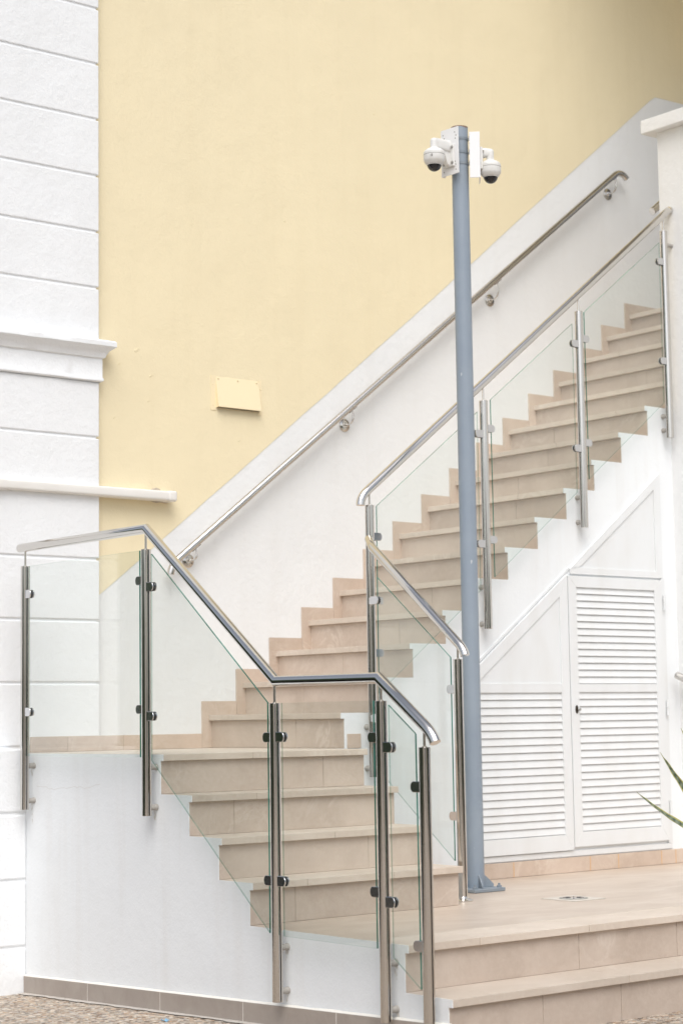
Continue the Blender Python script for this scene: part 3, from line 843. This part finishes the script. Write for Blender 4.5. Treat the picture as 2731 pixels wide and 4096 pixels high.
b.prism([(1.04, slope_z(1.04) + .006), (2.10, slope_z(2.10) + .006), (2.10, slope_z(2.10) + .030), (1.04, slope_z(1.04) + .030)], 'y', YD - .006, YD + .02)
b.box(1.03, 3.11, YD - .008, YD + .02, -.800, -.762)
obj('surround', b, M['lacquer'], fp, bevel=.0015)

# ------------------------------------------------------------------ camera pole
PX, PY = .602, -2.05
cp = thing('camera_pole', 'tall blue-grey steel pole bolted to the platform, carrying two cameras', 'pole', (PX, PY, ZP))
b = MB().tube([(PX, PY, ZP + .01), (PX, PY, 4.08)], .0555, 40, cap=False)
b.tube([(PX, PY, 4.08), (PX, PY, ZP + .01)], .0515, 40, cap=False)
obj('shaft', b, M['pole'], cp, smooth=40, fixn=False)
b = MB(); vs = []; fs = []; n = 40
for k in range(n):
    a = 2 * PI * k / n
    for r_, z in ((.0562, 4.074 + .004 * math.sin(5 * a)), (.0562, 4.083), (.0508, 4.083), (.0508, 4.05)): vs.append((PX + r_ * math.cos(a), PY + r_ * math.sin(a), z))
for k in range(n):
    for q in range(3): fs.append((4 * k + q, 4 * ((k + 1) % n) + q, 4 * ((k + 1) % n) + q + 1, 4 * k + q + 1))
b.add(vs, fs); obj('rusty_rim', b, M['rust'], cp, smooth=40)
b = MB().box(PX - .132, PX + .132, PY - .132, PY + .132, ZP + .001, ZP + .024)
bp = obj('base_plate', b, M['polebase'], cp, bevel=.004)
for a in (0, 90, 180, 270):
    b = MB()
    d = Vector((math.cos(math.radians(a - 22)), math.sin(math.radians(a - 22)), 0)); nn = Vector((-d.y, d.x, 0)) * .0045
    c0 = Vector((PX, PY, ZP + .0242)) + d * .05
    tri = [c0, c0 + d * .07, c0 + d * .07 + Vector((0, 0, .018)), c0 + Vector((0, 0, .085))]
    b.add([p - nn for p in tri] + [p + nn for p in tri], [(0, 1, 2, 3), (7, 6, 5, 4), (0, 4, 5, 1), (1, 5, 6, 2), (2, 6, 7, 3), (3, 7, 4, 0)])
    obj('gusset', b, M['polebase'], bp, bevel=.002)
for ax_, ay_ in ((1, 1), (1, -1), (-1, 1), (-1, -1)):
    b = MB().lathe((PX + ax_ * .104, PY + ay_ * .104, ZP + .024), [(.016, 0), (.016, .012), (.008, .012), (.008, .026)], 6)
    obj('anchor_bolt', b, M['polebase'], bp)
for z in (3.998, 3.906, 3.831):
    b = MB().tube([(PX, PY, z - .009), (PX, PY, z + .009)], .0585, 40)
    a = math.radians(318); b.obox((PX + .066 * math.cos(a) - .02, PY + .066 * math.sin(a) - .03, z), Vector((math.cos(a), math.sin(a), 0)) * .012, Vector((-math.sin(a), math.cos(a), 0)) * .006, (0, 0, .015))
    obj('strap', b, M['polebase'], cp, smooth=40)

def bracket_and_camera(az, dist, ztop, zbot, flange_side, armd, ax0, ax1, bz, ez, mz, label, bracket_label):
    a = math.radians(az); d = Vector((math.cos(a), math.sin(a), 0)); t = Vector((-d.y, d.x, 0)); C0 = Vector((PX, PY, 0)); up = Vector((0, 0, 1))
    zc, hz = (ztop + zbot) / 2, (ztop - zbot) / 2
    b = MB(); b.obox(C0 + d * dist + up * zc, d * .0035, t * .079, up * hz)
    # flange folded back to the pole, closed by a smaller rear plate
    L = dist - .062
    b.obox(C0 + d * (dist - L / 2) + t * (flange_side * .0765) + up * zc, d * (L / 2), t * .003, up * (hz - .001))
    b.obox(C0 + d * (dist - L / 2) + up * (ztop - .004), d * (L / 2 - .002), t * .074, up * .003) if False else None
    pb = obj('mounting_bracket', b, M['paint'], cp, bevel=.002); pb['label'] = bracket_label
    b = MB()
    for zz in (ztop - .035, ztop - .058, ztop - .078, zbot + .082, zbot + .062, zbot + .028):
        for s in (-1, 1): b.lathe(C0 + d * (dist + .0032) + t * (s * .054 + .006 * math.sin(zz * 90)) + up * zz, [(.0045, 0), (.0045, .0012)], 10, axis=d)
    obj('bolt_hole', b, M['seam'], pb)
    # camera
    cam = thing('security_camera', label, 'security camera', tuple(C0 + d * armd + up * ez), 'dome cameras on the pole')
    b = MB(); m0 = dist + .004
    b.obox(C0 + d * (m0 + .009) + up * mz, d * .009, t * .050, up * .076)
    obj('mount_plate', b, M['plastic'], cam, bevel=.006)
    b = MB()
    for zz in (mz - .052, mz + .052):
        for s in (-1, 1): b.lathe(C0 + d * (m0 + .018) + t * (s * .040) + up * zz, [(.011, 0), (.011, .003), (.007, .003), (.007, .008)], 8, axis=d)
    obj('screw', b, M['bolt'], cam)
    b = MB()
    # arm: tapered box, elbow, neck
    z1, z0 = ax1, ax0
    ra = (z1 - z0) / 2; zm = (z1 + z0) / 2
    c_in = C0 + d * (m0 + .015); c_out = C0 + d * (armd - .004)
    ring = []
    for c, rr, ww in ((c_in, ra * 1.12, .030), (c_out, ra, .0235)):
        for k in range(20):
            q = 2 * PI * k / 20; cs, sn = math.cos(q), math.sin(q)
            e_ = .5; x_ = math.copysign(abs(cs) ** e_, cs) * ww; z_ = math.copysign(abs(sn) ** e_, sn) * rr
            ring.append(c + up * (zm + z_ if False else 0) + t * x_ + up * z_ + up * zm)
    fs = [(k, (k + 1) % 20, 20 + (k + 1) % 20, 20 + k) for k in range(20)] + [tuple(range(20))[::-1], tuple(range(20, 40))]
    b.add(ring, fs)
    obj('arm', b, M['plastic'], cam, smooth=40)
    b = MB()
    ce = C0 + d * armd
    b.tube([ce + up * (bz - .005), ce + up * (z1 - .022)], .0245, 24)
    b.lathe(ce + up * (z1 - .022), [(.0245, 0), (.0235, .008), (.019, .015), (.011, .020), (.0, .022)], 24)
    obj('elbow', b, M['plastic'], cam, smooth=50)
    # gusset below arm
    b = MB()
    g0 = C0 + d * (m0 + .017); g1 = C0 + d * (m0 + .075)
    tri = [g0 + up * (z0 + .006), g1 + up * (z0 + .002), g0 + d * .02 + up * (mz - .06), g0 + up * (mz - .07)]
    b.add([p - t * .018 for p in tri] + [p + t * .018 for p in tri], [(0, 1, 2, 3), (7, 6, 5, 4), (0, 4, 5, 1), (1, 5, 6, 2), (2, 6, 7, 3), (3, 7, 4, 0)])
    if az < 250: obj('gusset', b, M['plastic'], cam, bevel=.003)
    # housing
    rb = .0695
    b = MB().lathe(ce + up * (bz - .108), [(.050, .0), (.052, -.002), (.058, .004), (rb - .003, .018), (rb, .026), (rb, .0575), (rb - .0015, .0585), (rb - .0015, .0605), (rb, .0615), (rb, .0745), (rb - .0012, .0755), (rb - .002, .079), (rb - .008, .090), (rb - .024, .101), (.030, .107), (.027, .112)], 40)
    hs = obj('housing', b, M['plastic'], cam, smooth=32)
    b = MB().lathe(ce + up * (bz - .108 + .0586), [(rb - .0006, -.001), (rb + .0002, -.0008), (rb + .0002, .0022), (rb - .0006, .0024)], 40)
    obj('seam', b, M['seam'], hs)
    # dome
    pr_ = [(.0475 * math.cos(q), -.0475 * math.sin(q)) for q in [PI / 2 * k / 10 for k in range(11)]]
    b = MB().lathe(ce + up * (bz - .109), [(.050, .003)] + pr_, 36)
    obj('dome', b, M['dome'], cam, smooth=60)
    b = MB().lathe(ce + up * (bz - .113), [(.0505, .003), (.0495, -.001), (.048, -.003)], 36)
    obj('dome_ring', b, M['plastic'], cam, smooth=60)
    return cam, ce, t, d
camL, ceL, tL, dL = bracket_and_camera(183, .093, 4.058, 3.743, -1, .242, 3.892, 3.966, 3.897, 3.97, 3.868,
    'white dome security camera on the left side of the pole top', 'white drilled mounting plate on the left of the pole')
camR, ceR, tR, dR = bracket_and_camera(318, .128, 4.030, 3.718, -1, .200, 3.877, 3.933, 3.853, 3.93, 3.86,
    'white dome security camera on the right of the pole top, hanging slightly lower', 'white mounting bracket on the right of the pole')
# small printed sticker on the left housing: dark blocks only
b = MB()
for (az_, z_, w_, h_) in ((213, 3.832, .0028, .009), (217, 3.832, .0035, .009), (206, 3.831, .0008, .007)):
    a = math.radians(az_); rr = .0699; dd = Vector((math.cos(a), math.sin(a), 0)); tt = Vector((-dd.y, dd.x, 0))
    b.obox(ceL + dd * rr + Vector((0, 0, z_)), dd * .0006, tt * w_, (0, 0, h_))
obj('sticker', b, M['seam'], camL)

# ------------------------------------------------------------------ floor drain
fd = thing('floor_drain', 'square white floor drain with a round grate set in the platform tiles', 'drain', (.633, -2.88, ZP))
dc = Vector((.633, -2.875, ZP))
b = MB().box(dc.x - .135, dc.x + .135, dc.y - .14, dc.y + .14, ZP + .0005, ZP + .004)
m = Mat('drain_stone'); M['drain'] = m.pbr(m.mix(m.noise(m.coord(), 30, 5), (.50, .44, .37), (.72, .69, .64)), .5)
obj('surround', b, M['drain'], fd, bevel=.001)
b = MB().lathe(dc, [(.088, .004), (.088, .0065), (.078, .0075), (.078, .005)], 36)
m = Mat('drain_ring'); M['dring'] = m.pbr((.34, .34, .31), .45, .5)
obj('ring', b, M['dring'], fd, smooth=40)
b = MB().lathe(dc, [(.076, .004), (.076, .0070), (.072, .0078), (.0, .0080)], 36)
obj('grate', b, M['satin'], fd, smooth=40)
b = MB()
for k in range(8):
    a = PI * k / 4; d = Vector((math.cos(a), math.sin(a), 0)); t = Vector((-d.y, d.x, 0))
    b.obox(dc + d * .045 + Vector((0, 0, .0085)), d * .018, t * .004, (0, 0, .0005))
obj('slot', b, M['rubber'], fd)

# ------------------------------------------------------------------ snake plant (pot stands just right of the picture)
sp = thing('snake_plant', 'green banded snake plant leaves with yellow margins reaching in at the right', 'plant', (1.72, -3.15, ZP))
def leaf(path, w0, face):
    """tapering, gently channelled blade along path; face = approximate normal"""
    path = [Vector(p) for p in path]; n = len(path)
    face = Vector(face).normalized()
    vs = []; fs = []; ms = []; uv = []
    cols = [-1, -.68, -.35, 0, .35, .68, 1]
    for i, p in enumerate(path):
        t = i / (n - 1)
        d = (path[min(i + 1, n - 1)] - path[max(i - 1, 0)]).normalized()
        sd = d.cross(face).normalized(); nn = sd.cross(d)
        w = w0 * (.75 + .25 * math.sin(PI * min(1, t * 1.4))) * min(1, ((1 - t) / .42) ** .75) + .0007
        if t > .93: w = max(.0008, w * .4)
        for c in cols:
            vs.append(p + sd * (w * c) + nn * (-.30 * w * (1 - c * c)) + sd * .0015 * math.sin(i * 1.7) * (abs(c) > .9))
            uv.append((c, t))
    m_ = len(cols); K = len(vs)
    vs2 = [v - face * .003 for v in vs]
    for i in range(n - 1):
        for k in range(m_ - 1):
            q = (i * m_ + k, i * m_ + k + 1, (i + 1) * m_ + k + 1, (i + 1) * m_ + k)
            mi = 1 if k in (0, m_ - 2) else 0
            fs.append(q); ms.append(mi); fs.append(tuple(K + z for z in q[::-1])); ms.append(mi)
    b = MB(); b.add(vs + vs2, fs, ms)
    o = obj('leaf', b, [M['leaf'], M['leafedge']], sp, smooth=60, fixn=False)
    ul = o.data.uv_layers.new(name='UVMap'); u2 = uv + uv
    for lp in o.data.loops: ul.data[lp.index].uv = u2[lp.vertex_index]
    return o
def bez(a, b, c, n=22):
    a, b, c = map(Vector, (a, b, c))
    return [a * (1 - t) ** 2 + b * 2 * t * (1 - t) + c * t * t for t in [k / n for k in range(n + 1)]]
fc = (-.63, -.75, .12)
PB = Vector((1.74, -3.2, -.66))
leaf(bez(PB, (1.22, -3.2, -.50), (.862, -3.2, -.272)), .022, (-.5, -.7, .6))
leaf(bez(PB + Vector((.0, .0, .02)), (1.36, -3.2, -.36), (1.088, -3.2, -.043)), .026, fc)
leaf(bez(PB + Vector((.02, .04, .0)), (1.62, -3.1, -.20), (1.40, -3.1, .10)), .036, fc)
leaf(bez(PB + Vector((.03, -.03, .0)), (1.80, -3.25, -.15), (1.78, -3.3, .30)), .036, fc)
leaf(bez(PB + Vector((.03, .02, .0)), (1.95, -3.15, -.2), (2.10, -3.1, .16)), .036, fc)
b = MB().lathe((1.76, -3.2, ZP), [(.095, .0), (.10, .01), (.130, .24), (.142, .24), (.142, .275), (.125, .275), (.122, .25)], 36)
obj('pot', b, M['pot'], sp, smooth=40)
b = MB().lathe((1.76, -3.2, ZP + .25), [(.123, 0), (.10, .006), (0, .012)], 24)
obj('soil', b, M['soil'], sp, smooth=60)

# small scrap of blue plastic on the pebbles
b = MB(); vs = []
for k in range(9):
    a = 2 * PI * k / 9; r_ = .013 + .006 * math.sin(k * 2.1)
    vs.append((-1.885 + r_ * 1.3 * math.cos(a), -2.22 + r_ * 1.8 * math.sin(a), gz(-2.2) + .010 + .006 * math.sin(k * 1.9)))
b.add(vs + [(x, y, z - .003) for x, y, z in vs], [tuple(range(9)), tuple(range(17, 8, -1))] + [(k, (k + 1) % 9, 9 + (k + 1) % 9, 9 + k) for k in range(9)])
tag(obj('plastic_scrap', b, M['blue'], base=(-1.885, -2.22, gz(-2.2))), 'tiny scrap of blue plastic on the pebbles at the bottom edge', 'litter')

# ------------------------------------------------------------------ unseen building and hedges, added only to give the steel and glass reflections
hb = thing('building', 'unseen pale two storey building added behind the camera for bright reflections', 'building', (-20, -30, -1.4))
b = MB().box(-34, -12, -36, -30, -1.5, 6.5)
obj('wall', b, M['farwall'], hb)
for i in range(5):
    for zz in (-.3, 3.0):
        b = MB().box(-32 + i * 4.2, -30 + i * 4.2, -30.0, -29.94, zz, zz + 2.0)
        obj('window', b, M['farglass'], hb)
def hedge(label, p0, p1, hgt, th):
    p0, p1 = Vector(p0), Vector(p1); d = (p1 - p0); L = d.length; d.normalize(); nrm = Vector((-d.y, d.x, 0))
    t = thing('hedge', label, 'hedge', tuple((p0 + p1) / 2), 'unseen hedges added around the yard for reflections')
    n1_, n2_ = int(L * 2.2), 9; vs = []; fs = []
    for i in range(n1_ + 1):
        for j in range(n2_ + 1):
            q = L * i / n1_; a = PI * j / n2_
            dn = .35 * noise.noise(Vector((q * 1.9, j * 1.1, p0.x)))
            h = hgt + .5 * noise.noise(Vector((q * .7, 0, 2)))
            pt = p0 + d * q + nrm * ((th + dn) * math.cos(a)); pt.z = -1.5 + ((h + dn) * math.sin(a) ** .5 if 0 < j < n2_ else 0)
            vs.append(pt)
    for i in range(n1_):
        for j in range(n2_): fs.append((i * (n2_ + 1) + j, (i + 1) * (n2_ + 1) + j, (i + 1) * (n2_ + 1) + j + 1, i * (n2_ + 1) + j + 1))
    b = MB().add(vs, fs); obj('foliage', b, M['hedge'], t, smooth=60)
hedge('unseen dark hedge added across the yard for dark reflections', (-2, -22, -1.4), (16, -20, -1.4), 4.2, 1.2)
hedge('unseen dark hedge added along the left of the yard for dark reflections', (-19, 8, -1.4), (-21, -9, -1.4), 4.4, 1.2)
hedge('unseen taller hedge added beyond the wall corner for dark reflections', (-4, 25, -1.4), (-17, 11, -1.4), 6.0, 1.4)

# ------------------------------------------------------------------ scale to metres
done = set()
for o in list(COL.objects):
    o.location = o.location * S
    if o.type == 'MESH' and o.data.name not in done:
        done.add(o.data.name); o.data.transform(Matrix.Scale(S, 4))
    if '_b' in o: del o['_b']

# ------------------------------------------------------------------ camera
yaw, pitch, roll = .68459, .107775, -.014944
cy_, sy_ = math.cos(yaw), math.sin(yaw); cp_, sp_ = math.cos(pitch), math.sin(pitch)
fw = Vector((sy_ * cp_, cy_ * cp_, sp_)); rt = Vector((cy_, -sy_, 0)); upv = rt.cross(fw)
cr, sr = math.cos(roll), math.sin(roll)
r_, u_ = rt * cr + upv * sr, rt * -sr + upv * cr
cam = bpy.data.objects.new('camera', bpy.data.cameras.new('camera')); COL.objects.link(cam)
mw = Matrix((r_, u_, -fw)).transposed().to_4x4(); mw.translation = Vector((-7.8523, -11.1111, .18845)) * S
cam.matrix_world = mw
cam.data.sensor_fit = 'VERTICAL'; cam.data.sensor_height = 36; cam.data.lens = 4393.546 / 2352 * 36
cam.data.clip_end = 500
cam.data.dof.use_dof = True; cam.data.dof.focus_distance = 8.9; cam.data.dof.aperture_fstop = 3.0
SCN.camera = cam

# ------------------------------------------------------------------ light
w = bpy.data.worlds.new('World'); SCN.world = w; w.use_nodes = True
nt = w.node_tree; bg = nt.nodes['Background']
sky = nt.nodes.new('ShaderNodeTexSky'); sky.sky_type = 'NISHITA'; sky.sun_disc = False
EL, AZ = math.radians(52), math.radians(215)     # azimuth clockwise from +y; sun stands left-behind the photographer
sky.sun_elevation = EL; sky.sun_rotation = AZ
sky.air_density = 1.0; sky.dust_density = 3.0; sky.ozone_density = 1.0
hs = nt.nodes.new('ShaderNodeHueSaturation'); hs.inputs['Saturation'].default_value = .5
nt.links.new(sky.outputs[0], hs.inputs['Color']); 
tcw = nt.nodes.new('ShaderNodeTexCoord'); mpw = nt.nodes.new('ShaderNodeMapping'); mpw.inputs['Scale'].default_value = (1, 1, 3)
nw = nt.nodes.new('ShaderNodeTexNoise'); nw.inputs['Scale'].default_value = 2.2; nw.inputs['Detail'].default_value = 6; nw.inputs['Roughness'].default_value = .6
cr_ = nt.nodes.new('ShaderNodeValToRGB'); cr_.color_ramp.elements[0].position = .36; cr_.color_ramp.elements[0].color = (.60, .61, .63, 1); cr_.color_ramp.elements[1].position = .66; cr_.color_ramp.elements[1].color = (1.45, 1.44, 1.42, 1)
mw_ = nt.nodes.new('ShaderNodeMix'); mw_.data_type = 'RGBA'; mw_.blend_type = 'MULTIPLY'; mw_.inputs[0].default_value = 1
nt.links.new(tcw.outputs['Generated'], mpw.inputs[0]); nt.links.new(mpw.outputs[0], nw.inputs['Vector']); nt.links.new(nw.outputs['Fac'], cr_.inputs[0])
nt.links.new(hs.outputs[0], mw_.inputs[6]); nt.links.new(cr_.outputs[0], mw_.inputs[7]); nt.links.new(mw_.outputs[2], bg.inputs[0]); bg.inputs[1].default_value = .10
sun = bpy.data.objects.new('sun', bpy.data.lights.new('sun', 'SUN')); COL.objects.link(sun)
sun.data.energy = 1.25; sun.data.angle = math.radians(45); sun.data.color = (1, .985, .965)
sd = Vector((math.sin(AZ) * math.cos(EL), math.cos(AZ) * math.cos(EL), math.sin(EL)))
sun.rotation_euler = sd.to_track_quat('Z', 'Y').to_euler()
sun.location = sd * 20

SCN.view_settings.view_transform = 'Standard'; SCN.view_settings.look = 'None'
SCN.view_settings.exposure = 0.67; SCN.view_settings.gamma = 1
SCN.cycles.max_bounces = 10; SCN.cycles.transparent_max_bounces = 24; SCN.cycles.diffuse_bounces = 6
